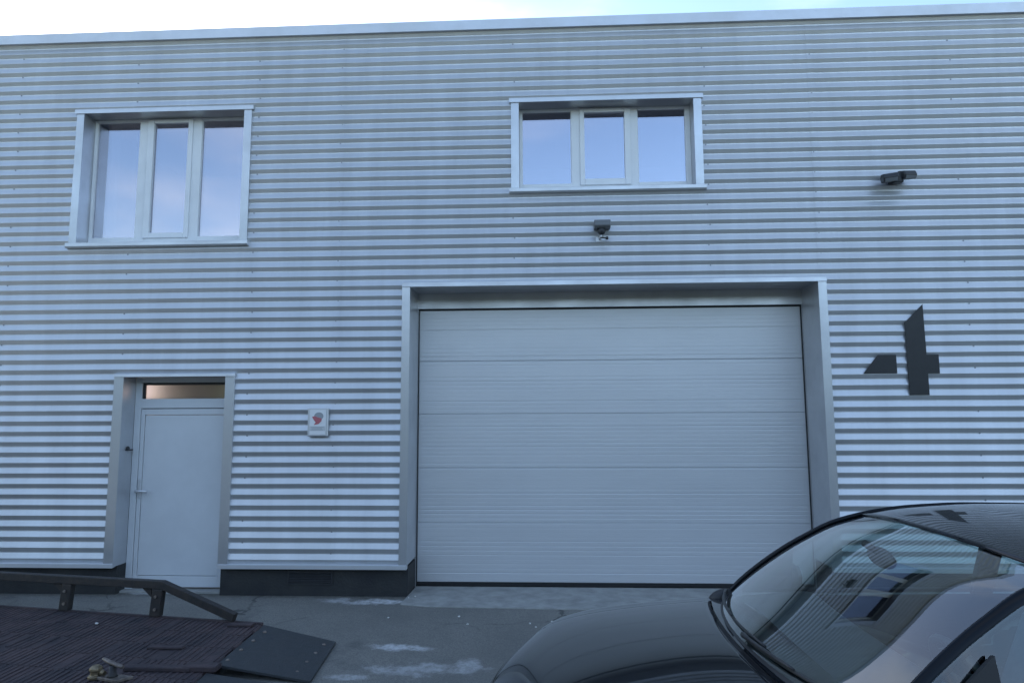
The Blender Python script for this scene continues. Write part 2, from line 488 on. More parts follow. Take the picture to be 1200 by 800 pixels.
def surround(op, depth, wj, wl, parent, sill=None, zlow=None, drip=0.02):
    """folded metal lining of an opening: front flanges, deep cheeks, lintel"""
    x0, x1, z0, z1 = op
    zl = zlow if zlow is not None else z0
    s = MB()
    T = 0.008
    for a, sgn in ((x0, -1), (x1, 1)):
        o = a + sgn * wj
        s.box(min(a, o), max(a, o), -0.006, T, zl, z1)                      # flange
        s.box(min(o, o - sgn * 0.004), max(o, o - sgn * 0.004), T, 0.055, zl, z1)       # outer return
        c = a + sgn * T
        s.box(min(a, c), max(a, c), T, depth, zl, z1)                       # cheek
    s.box(x0 - T, x1 + T, 0.010, depth, z1 + 0.0005, z1 + T)                        # soffit
    o = s.build('surround', [M['liner']], parent)
    f = MB()
    f.prism([(0.03, z1 + wl), (-0.006, z1 + wl), (-0.016, z1 + wl - 0.01), (-0.018, z1 - 0.008), (0.009, z1 - 0.004)], 0, x0 - wj - drip, x1 + wj + drip)
    recalc(f.build('lintel_flashing', [M['trim']], parent))
    if sill:
        q = MB()
        q.prism([(-0.034, z0 - 0.046), (-0.034, z0 - 0.010), (-0.030, z0 - 0.006), (depth, z0 + 0.004), (depth, z0 - 0.02), (0.02, z0 - 0.028), (0.02, z0 - 0.06), (-0.02, z0 - 0.062)], 0, x0 - wj - sill, x1 + wj + sill)
        recalc(q.build('sill', [M['trim']], parent))
    return o

def window(op, label, panes, sash, sash_glass):
    x0, x1, z0, z1 = op
    Y = 0.19
    fr = MB()
    # frame members around the two fixed panes and the sash bay
    (a0, a1), (b0, b1) = panes
    zt, zb = z1 - 0.028, z0 + 0.104
    s0, s1, sb, st = sash
    fr.box(x0, a0, Y, Y + 0.07, z0, z1); fr.box(b1, x1, Y, Y + 0.07, z0, z1)
    fr.box(a1, s0 + 0.02, Y, Y + 0.07, z0, z1); fr.box(s1 - 0.02, b0, Y, Y + 0.07, z0, z1)
    for p0, p1 in ((a0, a1), (s0 + 0.02, s1 - 0.02), (b0, b1)):
        fr.box(p0, p1, Y, Y + 0.07, z0, zb); fr.box(p0, p1, Y, Y + 0.07, zt, z1)
    root = fr.build('window', M['pvc'], house, bevel=0.004)
    root['label'] = label
    for p0, p1 in panes:
        p = MB(); p.box(p0 - 0.01, p1 + 0.01, Y + 0.028, Y + 0.046, zb - 0.01, zt + 0.01); p.build('pane', M['winglass'], root)
        bd = MB(); t = 0.005
        bd.box(p0, p0 + t, Y + 0.012, Y + 0.028, zb, zt); bd.box(p1 - t, p1, Y + 0.012, Y + 0.028, zb, zt)
        bd.box(p0 + t, p1 - t, Y + 0.012, Y + 0.028, zb, zb + t); bd.box(p0 + t, p1 - t, Y + 0.012, Y + 0.028, zt - t, zt)
        bd.build('glazing_bead', M['pvc'], root)
    g0, g1, gb, gt = sash_glass
    sa = MB(); ya, yb = Y - 0.016, Y + 0.05
    sa.box(s0, g0, ya, yb, sb, st); sa.box(g1, s1, ya, yb, sb, st); sa.box(g0, g1, ya, yb, sb, gb); sa.box(g0, g1, ya, yb, gt, st)
    sa.build('sash', M['pvc'], root, bevel=0.006)
    p = MB(); p.box(g0 - 0.01, g1 + 0.01, Y + 0.018, Y + 0.034, gb - 0.01, gt + 0.01); p.build('pane', M['winglass'], root)
    surround(op, Y + 0.002, 0.086, 0.048, root, sill=0.02)
    return root
window(W1, 'taller white three-pane upper window above the side door', ((-5.188, -4.676), (-3.936, -3.395)), (-4.575, -4.040, 3.890, 5.296), (-4.500, -4.095, 3.952, 5.252))
window(W2, 'shorter white three-pane upper window above the wide gate', ((-0.234, 0.318), (1.060, 1.592)), (0.412, 0.977, 4.405, 5.292), (0.465, 0.912, 4.478, 5.248))

# sectional gate
Yg = 0.47
gf = MB()
gf.box(GD[0] - 0.2, GD[1] + 0.2, Yg, Yg + 0.05, 3.085, 3.32)               # header board
gf.box(GD[0] - 0.3, GD[0] + 0.004, Yg + 0.002, Yg + 0.06, 0.0, 3.083); gf.box(GD[1] - 0.004, GD[1] + 0.3, Yg + 0.002, Yg + 0.06, 0.0, 3.083)
gate = gf.build('sectional_gate', M['liner'], house)
gate['label'] = 'wide closed grey gate of five ribbed horizontal sections'
zs = [0.052, 0.690, 1.289, 1.889, 2.487, 3.070]
for i in range(5):
    z0, z1 = zs[i] + 0.0008, zs[i + 1] - 0.0008
    n = 13
    pr = [(Yg + 0.035, z0 + 0.0)]
    pr.append((Yg + 0.0225, z0 + 0.0005)); pr.append((Yg + 0.020, z0 + 0.004))
    h = (z1 - z0 - 0.012) / n
    for k in range(n):
        zb = z0 + 0.006 + k * h
        dpt = random.choice((0.0002, 0.0005, 0.0008, 0.0013))
        pr += [(Yg + 0.020, zb + h * 0.12), (Yg + 0.020, zb + h * 0.76), (Yg + 0.020 + dpt, zb + h * 0.84), (Yg + 0.020 + dpt, zb + h * 0.94)]
    pr += [(Yg + 0.020, z1 - 0.004), (Yg + 0.0235, z1), (Yg + 0.035, z1)]
    x0, x1 = GD[0] + 0.013, GD[1] - 0.009
    pm = MB(); pm.prism([(y + 0.03, z) for y, z in pr] + [(Yg + 0.1, z1), (Yg + 0.1, z0)], 0, x0, x1)
    recalc(pm.build('gate_section', M['panel'], gate))
sl = MB(); sl.box(GD[0] + 0.018, GD[1] - 0.012, Yg + 0.045, Yg + 0.09, 0.012, 0.053); sl.build('bottom_seal', M['rubber'], gate)
sl = MB(); sl.box(GD[0] + 0.005, GD[0] + 0.0125, Yg + 0.02, Yg + 0.12, 0.012, 3.083); sl.box(GD[1] - 0.0085, GD[1] - 0.005, Yg + 0.02, Yg + 0.12, 0.012, 3.083)
sl.box(GD[0] + 0.018, GD[1] - 0.012, Yg + 0.03, Yg + 0.12, 3.071, 3.083); sl.build('side_seal', M['rubber'], gate)
surround(GD, Yg - 0.002, 0.086, 0.046, gate, zlow=0.33, drip=0.0)

# side door
Yd = 0.225
df = MB()
dx0, dx1, dz1 = SD[0], SD[1], SD[3]
df.box(dx0, -4.500, Yd, Yd + 0.07, 0.02, dz1); df.box(-3.505, dx1, Yd, Yd + 0.07, 0.02, dz1)
df.box(-4.500, -3.505, Yd, Yd + 0.07, 2.250, dz1); df.box(-4.500, -3.505, Yd, Yd + 0.07, 1.965, 2.070)
door = df.build('side_door', M['doorpaint'], house, bevel=0.004)
door['label'] = 'narrow grey pedestrian door with brownish transom glowing from an added lamp'
lf = MB()
lf.box(-4.494, -4.452, Yd + 0.004, Yd + 0.05, 0.045, 1.957); lf.box(-3.553, -3.511, Yd + 0.004, Yd + 0.05, 0.045, 1.957)
lf.box(-4.452, -3.553, Yd + 0.004, Yd + 0.05, 0.045, 0.16); lf.box(-4.452, -3.553, Yd + 0.004, Yd + 0.05, 1.893, 1.957)
lf.build('leaf', M['doorpaint'], door, bevel=0.003)
gk = MB()
gk.box(-4.4995, -4.4945, Yd + 0.03, Yd + 0.06, 0.03, 1.9645); gk.box(-3.5105, -3.5055, Yd + 0.03, Yd + 0.06, 0.03, 1.9645); gk.box(-4.4945, -3.5105, Yd + 0.03, Yd + 0.06, 1.9575, 1.9645)
gk.build('door_gasket', M['rubber'], door)
gk = MB()  # dark strips imitate the soffit's shade along the transom's top and left
gk.box(-4.4995, -4.470, Yd + 0.02, Yd + 0.039, 2.0705, 2.2495); gk.box(-4.470, -3.5055, Yd + 0.02, Yd + 0.039, 2.222, 2.2495)
gk.build('transom_shade_strip', M['carblack'], door)
ip = MB(); ip.box(-4.447, -3.558, Yd + 0.012, Yd + 0.04, 0.165, 1.888)
ip.build('infill_panel', M['doorpaint'], door, bevel=0.003)
hd = MB()
hd.box(-4.487, -4.460, Yd - 0.004, Yd + 0.006, 0.985, 1.19)
hd.tube([(-4.474, Yd - 0.003, 1.062), (-4.474, Yd - 0.05, 1.062)], 0.010, 10)
hd.tube([(-4.485, Yd - 0.05, 1.062), (-4.44, Yd - 0.052, 1.066), (-4.35, Yd - 0.050, 1.060)], [0.016, 0.015, 0.012], 10)
hd.build('handle', M['trim'], door)
tr = MB(); tr.box(-4.500, -3.505, Yd + 0.04, Yd + 0.05, 2.070, 2.250); tr.build('transom', M['frosted'], door)
th = MB(); th.box(dx0, dx1, 0.13, Yd + 0.09, -0.02, 0.028); th.build('threshold', M['concrete'], door, bevel=0.006)
surround(SD, Yd - 0.002, 0.106, 0.030, door, zlow=0.30, drip=0.004)
bx = MB()
bx.lathe([(0.022, 0), (0.022, 0.012), (0.016, 0.02)], 14, 0, 0, (dx0 + 0.0, 0.13, 1.53)); bx.box(dx0, dx0 + 0.03, 0.10, 0.19, 1.505, 1.52)
bx.build('door_stop', M['darkplastic'], door)
for op, nm_ in ((W1, 'room_wall'), (W2, 'room_wall')):
    rm_ = MB(); x0, x1, z0, z1 = op
    rm_.box(x0 - 0.5, x1 + 0.5, 3.0, 3.05, z0 - 0.9, z1 + 0.4); rm_.box(x0 - 0.55, x0 - 0.5, 0.31, 3.05, z0 - 0.9, z1 + 0.4); rm_.box(x1 + 0.5, x1 + 0.55, 0.31, 3.05, z0 - 0.9, z1 + 0.4)
    rm_.box(x0 - 0.5, x1 + 0.5, 0.31, 2.999, z1 + 0.35, z1 + 0.4)
    rm_.build(nm_, M['white'], house)
cu = MB()
pts_ = [(-5.10 + 0.11 * k / 24, 0.33 + 0.018 * math.sin(k * 1.9)) for k in range(25)]
cu.prism(pts_ + [(x, y + 0.004) for x, y in pts_[::-1]], 2, W1[2] + 0.02, W1[3] + 0.05, smooth=True)
recalc(cu.build('curtain', M['white'], house))
vt = MB(); vx0, vx1, vz0, vz1 = -2.72, -2.24, 0.12, 0.255
for a, b_, c_, d_ in ((vx0, vx1, vz1 - 0.012, vz1), (vx0, vx1, vz0, vz0 + 0.012), (vx0, vx0 + 0.014, vz0 + 0.012, vz1 - 0.012), (vx1 - 0.014, vx1, vz0 + 0.012, vz1 - 0.012)): vt.box(a, b_, 0.060, 0.0705, c_, d_)
for k in range(6):
    z = vz0 + 0.022 + k * 0.017
    vt.prism([(0.062, z), (0.0695, z + 0.009), (0.0695, z + 0.011), (0.061, z + 0.002)], 0, vx0 + 0.014, vx1 - 0.014)
recalc(vt.build('vent_grille', M['darkplastic'], house))
# unseen box with an added lamp, standing in for the transom's warm reflection
lo = MB()
lo.box(-4.75, -4.70, 0.305, 2.0, 0, 2.6); lo.box(-3.32, -3.27, 0.305, 2.0, 0, 2.6); lo.box(-4.70, -3.32, 1.95, 2.0, 0, 2.6); lo.box(-4.70, -3.32, 0.305, 1.949, 2.55, 2.6)
lo.build('lamp_box_wall', M['white'], house)
pl = bpy.data.lights.new('transom_glow_lamp', 'POINT'); pl.energy = 1.05; pl.color = (1.0, 0.86, 0.78); pl.shadow_soft_size = 0.05
plo = bpy.data.objects.new('transom_glow_lamp', pl); COL.objects.link(plo); plo.location = (-4.46, 0.46, 2.16); plo.parent = house

# ------------------------------------------------------------------ things fixed to the facade
# house number
hn = empty('house_number', (3.66, 0, 2.05))
tag(hn, 'large black angular house number 4 on the cladding beside the gate', 'house number')
bar = [(3.724, 2.800), (3.918, 2.992), (3.922, 2.468), (4.042, 2.468), (4.042, 2.272), (3.924, 2.272), (3.924, 2.052), (3.726, 2.052)]
wedge = [(3.276, 2.276), (3.432, 2.468), (3.616, 2.468), (3.616, 2.276)]
for nme, poly in (('upright_plate', bar), ('wedge_plate', wedge)):
    nm = MB(); nm.prism([(x - 3.66, z - 2.05) for x, z in poly], 1, -0.004, 0.0025)
    recalc(nm.build(nme, M['number'], hn, bevel=0.001))

# alarm plate
sg = empty('alarm_sign', (-2.411, 0.0, 1.806))
tag(sg, 'small white alarm company plate with red and grey emblem between door and gate', 'sign')
b = MB(); b.box(-0.110, 0.110, -0.034, 0.003, -0.151, 0.151); b.build('sign_case', M['trim'], sg, bevel=0.010, seg=3)
b = MB(); b.box(-0.086, 0.086, -0.0375, -0.0345, -0.132, 0.128); b.build('face_plate', M['white'], sg, bevel=0.002)
e = MB()
def arc(cx, cz, rx, rz, a0, a1, n=14): return [(cx + rx * math.cos(R(a0 + (a1 - a0) * k / n)), cz + rz * math.sin(R(a0 + (a1 - a0) * k / n))) for k in range(n + 1)]
e.prism(arc(0.012, 0.062, 0.050, 0.040, -40, 215), 1, -0.0392, -0.0376, 0)
e.prism([(-0.060, 0.055), (-0.030, 0.062), (0.000, 0.050), (0.046, 0.036), (0.040, 0.008), (0.012, -0.020), (-0.040, -0.030), (-0.020, -0.004), (-0.034, 0.014), (-0.046, 0.030)], 1, -0.0402, -0.0380, 1)
recalc(e.build('emblem', [M['signgrey'], M['signred']], sg))
e = MB(); e.box(-0.084, 0.084, -0.0392, -0.0376, -0.092, -0.042, 0)
for k, (a, c) in enumerate(((-0.07, 0.07), (-0.06, 0.05), (-0.066, 0.062))): e.box(a, c, -0.0400, -0.0393, -0.058 - k * 0.013, -0.053 - k * 0.013, 1)
e.build('text_band', [M['signpale'], M['signgrey']], sg)

# motion sensor over the gate
ms = empty('motion_sensor', (0.622, 0.0, 3.86))
tag(ms, 'small grey box shaped motion sensor on the wall above the gate', 'sensor')
b = MB(); b.prism([(-0.12, 0.062), (0.002, 0.062), (0.002, -0.02), (-0.095, -0.02), (-0.125, 0.000)], 0, -0.086, 0.086)
recalc(b.build('housing', M['greyplastic'], ms, bevel=0.006))
b = MB(); b.lathe([(0.042, -0.022), (0.042, -0.058), (0.032, -0.078), (0.014, -0.088)], 18, 0, 2, (-0.008, -0.06, 0)); b.build('eye', M['darkplastic'], ms)
b = MB(); b.tube([(-0.025, 0.003, -0.12), (-0.02, -0.055, -0.115), (-0.010, -0.06, -0.085)], 0.011, 8)
b.box(-0.065, 0.03, -0.006, 0.004, -0.15, -0.10)
b.build('bracket', M['trim'], ms)
b = MB(); b.tube([(-0.02, -0.06, -0.118), (0.04, -0.075, -0.128)], 0.008, 8); b.lathe([(0.006, 0), (0.017, 0.004), (0.019, 0.018), (0.012, 0.028)], 12, 0, 0, (0.034, -0.076, -0.128)); b.build('knob', M['darkplastic'], ms)

# twin floodlight
tf = empty('twin_floodlight', (3.71, 0.0, 4.335))
tag(tf, 'dark twin wall floodlight above the black house number', 'floodlight')
b = MB(); b.box(-0.06, 0.06, -0.05, 0.003, -0.055, 0.055); b.build('wall_base', M['darkplastic'], tf, bevel=0.008)
for sx, tilt, dz in ((-0.082, -0.22, -0.012), (0.084, 0.25, 0.012)):
    b = MB()
    b.prism([(-0.075, -0.040), (-0.088, 0.006), (-0.060, 0.044), (0.030, 0.046), (0.062, 0.010), (0.040, -0.045)], 0, -0.074, 0.074)
    h = recalc(b.build('lamp_head', M['darkplastic'], tf, loc=(sx, -0.085, dz), bevel=0.012, seg=3)); h.rotation_euler = (R(14), R(-4), tilt)
    b = MB(); b.box(-0.060, 0.060, -0.086, -0.0815, -0.022, 0.018); b.build('lens', M['greyplastic'], h, bevel=0.004).rotation_euler = (R(16), 0, 0)
    b = MB(); b.tube([(sx * 0.4, -0.045, 0), (sx * 0.8, -0.075, dz)], 0.014, 8); b.build('arm', M['darkplastic'], tf)
b = MB(); b.box(-0.045, 0.045, -0.13, -0.05, -0.075, 0.03); b.build('detector', M['darkplastic'], tf, bevel=0.012)

# ------------------------------------------------------------------ steel platform with rail and flaps (left foreground)
pf = empty('loading_platform', (-3.4, -1.7, 0))
tag(pf, 'low rusty ribbed steel loading platform with bent side rail and dark end flaps', 'platform')
def rel(p): return (p[0] + 3.4, p[1] + 1.7, p[2])
DZ = 0.10
A, B = (-6.9, -0.49), (-2.44, -1.255)             # far edge
C, Dp = (-2.33, -3.45), (-6.9, -2.70)          # hinge edge, near edge
dk = MB()
dk.prism([rel((*A, 0))[:2], rel((*Dp, 0))[:2], rel((*C, 0))[:2], rel((*B, 0))[:2]], 2, 0.03, DZ - 0.006)
n = 92
for i in range(n):
    t0, t1 = (i + 0.12) / n, (i + 0.70) / n
    def L2(p, q, t): return (p[0] + (q[0] - p[0]) * t, p[1] + (q[1] - p[1]) * t)
    a0, a1, b0, b1 = L2(A, B, t0), L2(A, B, t1), L2(Dp, C, t0), L2(Dp, C, t1)
    segs = 7
    for s in range(segs):                          # short dashes, some worn or missing
        if random.random() < 0.06: continue
        u0, u1 = (s + 0.03) / segs, (s + 0.97) / segs
        q = [L2(a0, b0, u0), L2(a1, b1, u0), L2(a1, b1, u1), L2(a0, b0, u1)]
        hgt = DZ + random.uniform(-0.003, 0.002)
        ins = 0.22
        top = [(q[k][0] * (1 - ins) + (q[0][0] + q[1][0] + q[2][0] + q[3][0]) / 4 * ins if k in (0, 1, 2, 3) else 0, q[k][1], hgt) for k in range(4)]
        vs = [rel((p[0], p[1], DZ - 0.0065)) for p in q] + [rel(p) for p in top]
        dk.add(vs, [(4, 7, 6, 5), (0, 4, 5, 1), (1, 5, 6, 2), (2, 6, 7, 3), (3, 7, 4, 0)])
recalc(dk.build('ribbed_deck', M['rust'], pf))
# edge angle along the far side
dirx = Vector((B[0] - A[0], B[1] - A[1], 0)).normalized(); nrm = Vector((-dirx.y, dirx.x, 0))
ed = MB()
p0, p1 = Vector((*A, 0)), Vector((*B, 0))
vs = []
for p in (p0, p1):
    for off, z in ((0.001, 0.0), (0.03, 0.0), (0.03, DZ + 0.008), (0.001, DZ + 0.008)): vs.append(rel(p + nrm * off + Vector((0, 0, z))))
ed.add(vs, [(0, 1, 2, 3), (7, 6, 5, 4), (0, 4, 5, 1), (1, 5, 6, 2), (2, 6, 7, 3), (3, 7, 4, 0)])
recalc(ed.build('edge_angle', M['rust'], pf))
def along(x, off=0.0):
    t = (x - A[0]) / (B[0] - A[0]); return p0 + (p1 - p0) * t + nrm * off
def bar_path(mb, pts, hw, hh):
    vs = []
    for i, p in enumerate(pts):
        d = (pts[min(i + 1, len(pts) - 1)] - pts[max(i - 1, 0)]); d.normalize()
        side = nrm * hw; u = Vector((0, 0, 1)) - d * d.z; u.normalize(); u = u * hh / max(0.5, abs(u.z)) if False else u * hh
        for a, b2 in ((-1, -1), (1, -1), (1, 1), (-1, 1)): vs.append(rel(p + side * a + u * b2))
    fs = [(0, 1, 2, 3)[::-1], tuple(4 * (len(pts) - 1) + k for k in range(4))]
    for i in range(len(pts) - 1):
        for k in range(4):
            fs.append((4 * i + k, 4 * i + (k + 1) % 4, 4 * i + 4 + (k + 1) % 4, 4 * i + 4 + k))
    mb.add(vs, fs)
rl = MB()
zr = 0.378
pts = [along(-6.9, 0.015) + Vector((0, 0, zr)), along(-3.42, 0.015) + Vector((0, 0, zr)), along(-2.70, 0.015) + Vector((0, 0, 0.138))]
bar_path(rl, pts, 0.030, 0.036)
recalc(rl.build('side_rail', M['darksteel'], pf, bevel=0.006))
for x in (-5.75, -4.42, -3.47):
    po = MB(); c = along(x, 0.015)
    bar_path(po, [c + Vector((0.0, 0, DZ + 0.009)) , c + Vector((0.02, 0, zr - 0.037))], 0.035, 0.05)
    vs = []
    po = MB()
    for z, sh in ((DZ + 0.009, -0.01), (zr - 0.037, 0.012)):
        for a, b2 in ((-1, -1), (1, -1), (1, 1), (-1, 1)):
            vs.append(rel(c + dirx * (0.052 * a + sh) + nrm * 0.028 * b2 + Vector((0, 0, z))))
    po.add(vs, [(0, 3, 2, 1), (4, 5, 6, 7), (0, 1, 5, 4), (1, 2, 6, 5), (2, 3, 7, 6), (3, 0, 4, 7)])
    po.build('post', M['darksteel'], pf, bevel=0.005)
    gs = MB()
    gs.add([rel(c + dirx * s_ + nrm * q_ + Vector((0, 0, z_))) for q_ in (-0.008, 0.008) for s_, z_ in ((-0.064, zr - 0.037), (-0.16, zr - 0.037), (-0.064, zr - 0.11))], [(0, 1, 2), (5, 4, 3), (0, 3, 4, 1), (1, 4, 5, 2), (2, 5, 3, 0)])
    recalc(gs.build('gusset', M['darksteel'], pf))
# flaps folded down from the deck end to the ground
def quad_slab(mb, q, th=0.022):
    q = [Vector(p) for p in q]; nn = (q[1] - q[0]).cross(q[3] - q[0]).normalized()
    if nn.z < 0: nn = -nn
    mb.add([rel(p) for p in q] + [rel(p - nn * th) for p in q], [(0, 1, 2, 3), (7, 6, 5, 4), (0, 4, 5, 1), (1, 5, 6, 2), (2, 6, 7, 3), (3, 7, 4, 0)])
fp = MB(); quad_slab(fp, [(-2.415, -1.262, DZ), (-2.365, -2.21, DZ), (-1.655, -2.28, 0.025), (-1.735, -1.44, 0.025)])
recalc(fp.build('end_flap', M['slate'], pf, bevel=0.004))
fp = MB(); quad_slab(fp, [(-2.36, -2.36, DZ - 0.004), (-2.31, -3.44, DZ - 0.004), (-1.57, -3.40, 0.025), (-1.64, -2.42, 0.025)])
recalc(fp.build('end_flap', M['slate'], pf, bevel=0.004))
for yy in (-1.40, -1.8, -2.12, -2.5, -2.9, -3.3):
    x = -2.44 + (yy + 1.255) / (C[1] - B[1]) * (C[0] - B[0]) + 0.014
    hg = MB(); hg.tube([rel((x - 0.002, yy + 0.07, DZ - 0.002)), rel((x + 0.002, yy - 0.07, DZ - 0.002))], 0.014, 8)
    hg.build('hinge', M['rust'], pf)
for (cx, cy, lx, ly, hz) in ((-2.72, -2.33, 0.24, 0.035, 0.028), (-2.42, -2.31, 0.12, 0.05, 0.035), (-2.92, -1.88, 0.14, 0.03, 0.018), (-2.60, -1.30, 0.11, 0.03, 0.02)):
    bk = MB(); q = rel((cx, cy, DZ)); bk.box(q[0] - lx, q[0] + lx, q[1] - ly, q[1] + ly, DZ - 0.004, DZ + hz)
    bk.build('locking_bar', M['rust'], pf, bevel=0.008)

for fx, fy, fz in [(-2.33, -1.45 - 0.22 * k, DZ - 0.007) for k in range(4)] + [(-1.80, -1.55 - 0.2 * k, 0.030) for k in range(4)]:
    bo = MB(); q = rel((fx, fy, fz)); bo.lathe([(0.016, -0.004), (0.016, 0.006), (0.010, 0.012)], 6, 0, 2, q, False); bo.build('bolt', M['worn'], pf)
for x in (-4.42, -3.47):
    for dz_ in (0.17, 0.28):
        bo = MB(); q = rel(along(x, 0.015) - nrm * 0.0285 + Vector((0.0, 0, dz_))); bo.lathe([(0.014, -0.012), (0.014, 0.002), (0.008, 0.006)], 6, 0, 1, q, False); bo.build('bolt', M['worn'], pf)
# T handle and brass fitting lying on the deck
th = empty('t_handle', (-2.93, -2.52, DZ)); tag(th, 'worn steel T-shaped handle standing on the rusty platform', 'tool'); th.rotation_euler = (0, 0, R(-14))
b = MB(); b.prism([(-0.10, -0.035), (0.08, -0.05), (0.13, 0.05), (-0.05, 0.055)], 2, 0.001, 0.022); recalc(b.build('foot_plate', M['worn'], th, bevel=0.004))
b = MB(); b.lathe([(0.036, 0.022), (0.026, 0.032), (0.022, 0.095)], 14); b.build('stem', M['darksteel'], th)
b = MB(); b.tube([(-0.095, 0.01, 0.125), (-0.03, 0.0, 0.112), (0.05, -0.006, 0.100), (0.095, -0.01, 0.092)], [0.012, 0.016, 0.016, 0.013], 10, flat=0.8); b.build('cross_bar', M['worn'], th)
bf = empty('brass_fitting', (-3.06, -2.50, DZ)); tag(bf, 'small brass coloured fitting beside the T-shaped handle', 'fitting')
b = MB(); b.lathe([(0.046, 0.001), (0.048, 0.02), (0.034, 0.026), (0.034, 0.05), (0.042, 0.055), (0.040, 0.072), (0.022, 0.086)], 10, smooth=False); b.build('fitting_body', M['brass'], bf, bevel=0.004)
b = MB(); b.tube([(0.03, 0, 0.045), (0.075, -0.02, 0.040)], [0.02, 0.015], 10); b.build('spout', M['brass'], bf)

# ------------------------------------------------------------------ pale stones scattered on the yard
def stone(r):
    bm = bmesh.new(); bmesh.ops.create_icosphere(bm, subdivisions=2, radius=1)
    for v in bm.verts:
        k = 0.8 + 0.35 * random.random(); v.co = Vector((v.co.x * 1.2 * k, v.co.y * k, v.co.z * 0.7 * k)) * r
    me = bpy.data.meshes.new('stone'); bm.to_mesh(me); bm.free(); me.materials.append(M['pebble'])
    o = bpy.data.objects.new('stone', me); COL.objects.link(o); return o
proto = stone(0.010)
spots = [(-1.476, -0.687), (-0.823, -0.638), (-0.716, -0.873), (-0.16, -0.829), (-0.105, -0.928), (0.039, -0.771), (-1.36, 0.02), (-1.42, -0.02)]
for i, (x, y) in enumerate(spots):
    o = proto if i == 0 else proto.copy()
    if i: COL.objects.link(o)
    s = random.uniform(0.6, 1.15)
    o.location = (x, y, 0.008 * s + (0.014 if x > -1.44 and y > -0.3 else 0)); o.scale = (s, s, s); o.rotation_euler = (0, 0, random.uniform(0, 6))
    tag(o, 'tiny pale stone lying loose on the grey yard', 'stone', 'pale stones scattered on the yard')
o = stone(0.013); o.name = 'stone'; o.location = (-3.86, -1.30, DZ + 0.008); tag(o, 'tiny pale stone lying on the rusty ribbed platform', 'stone')

# ------------------------------------------------------------------ black parked car
CX, CY = 1.75, -4.42
car = empty('parked_car', (CX, CY, 0))
tag(car, 'glossy black hatchback car parked in front of the gate, nose to the left', 'car')
def cl_(p): return (p[0] - CX, p[1], p[2])      # world x -> local x ; y already lateral

# body stations: (X, bow, half width, z centre, z shut line, z crest, z shoulder, z mid, z low, z sill)
ST = [
 (-0.365, 0.07, 0.50, 0.560, 0.555, 0.545, 0.52, 0.45, 0.36, 0.26),
 (-0.315, 0.11, 0.67, 0.665, 0.640, 0.585, 0.54, 0.46, 0.33, 0.22),
 (-0.255, 0.135, 0.795, 0.755, 0.720, 0.672, 0.58, 0.47, 0.32, 0.20),
 (-0.15, 0.11, 0.84, 0.825, 0.790, 0.760, 0.65, 0.50, 0.33, 0.19),
 (-0.04, 0.075, 0.860, 0.880, 0.845, 0.830, 0.73, 0.55, 0.34, 0.19),
 (0.16, 0.05, 0.868, 0.927, 0.890, 0.882, 0.79, 0.57, 0.35, 0.19),
 (0.40, 0.06, 0.872, 0.965, 0.922, 0.912, 0.82, 0.58, 0.35, 0.19),
 (0.70, 0.16, 0.875, 0.995, 0.955, 0.945, 0.85, 0.60, 0.36, 0.19),
 (1.00, 0.10, 0.878, 0.985, 0.965, 0.962, 0.87, 0.61, 0.36, 0.19),
 (1.22, 0.03, 0.880, 0.975, 0.970, 0.968, 0.875, 0.61, 0.36, 0.19),
 (2.15, 0.00, 0.885, 0.985, 0.982, 0.980, 0.88, 0.62, 0.36, 0.19),
 (3.05, 0.00, 0.885, 1.000, 0.998, 0.995, 0.90, 0.64, 0.36, 0.20),
 (3.55, 0.00, 0.870, 1.015, 1.010, 1.000, 0.91, 0.66, 0.38, 0.22),
 (3.80, -0.05, 0.840, 0.990, 0.985, 0.970, 0.88, 0.66, 0.40, 0.26),
 (3.92, -0.10, 0.760, 0.880, 0.875, 0.860, 0.80, 0.66, 0.42, 0.30),
 (3.95, -0.12, 0.660, 0.780, 0.775, 0.770, 0.74, 0.64, 0.46, 0.36)]
def half(s):
    X, bow, hw, zc, zs_, zcr, zsh, zm, zl, zsl = s
    ts = [0, 0.42 * hw / 0.875, hw - 0.155, hw - 0.135, hw - 0.035, hw - 0.006, hw, hw - 0.008, hw - 0.035]
    zsq = [zc, zc - (zc - zs_) * 0.22, zs_, zs_ - 0.002, zcr, zsh + 0.01, zm, zl, zsl]
    pts = [(X + bow * min(1.0, (t / max(0.3, hw - 0.04))) ** 2, t, z) for t, z in zip(ts, zsq)]
    pts.append((X + bow, hw - 0.12, zsl - 0.03)); pts.append((X, 0, zsl - 0.03))
    return pts
bb = MB()
rows = []
for s in ST:
    h = half(s)
    rows.append(h + [(x, -t, z) for x, t, z in h[-2:0:-1]])
nn = len(rows[0])
bb.add([cl_(p) for r_ in rows for p in r_], [])
NH = 11
def face_mat(i, k):
    kk = k if k < NH - 1 else nn - 1 - k      # mirrored column index
    if 2 <= i <= 6 and kk in (0, 1): return 1                   # hood
    if i in (1, 2) and kk in (3, 4): return 2                   # headlight
    if i in (12, 13) and kk in (4, 5): return 3                 # tail light
    if i in (9,) and kk in (4, 5, 6): return 4
    if i in (10,) and kk in (4, 5, 6): return 5
    if i == 0 and kk in (6, 7): return 6
    return 0
for i in range(len(rows) - 1):
    for k in range(nn):
        a, b2 = i * nn + k, i * nn + (k + 1) % nn
        bb.f.append([a, a + nn, b2 + nn, b2]); bb.mi.append(face_mat(i, k)); bb.sm.append(True)
bb.f.append(list(range(nn))); bb.mi.append(0); bb.sm.append(True)
bb.f.append([(len(rows) - 1) * nn + k for k in range(nn)][::-1]); bb.mi.append(0); bb.sm.append(True)
raw = bb.build('raw_body', [M['carpaint']] * 7)
recalc(raw)
sub = raw.modifiers.new('s', 'SUBSURF'); sub.levels = 3; sub.render_levels = 3
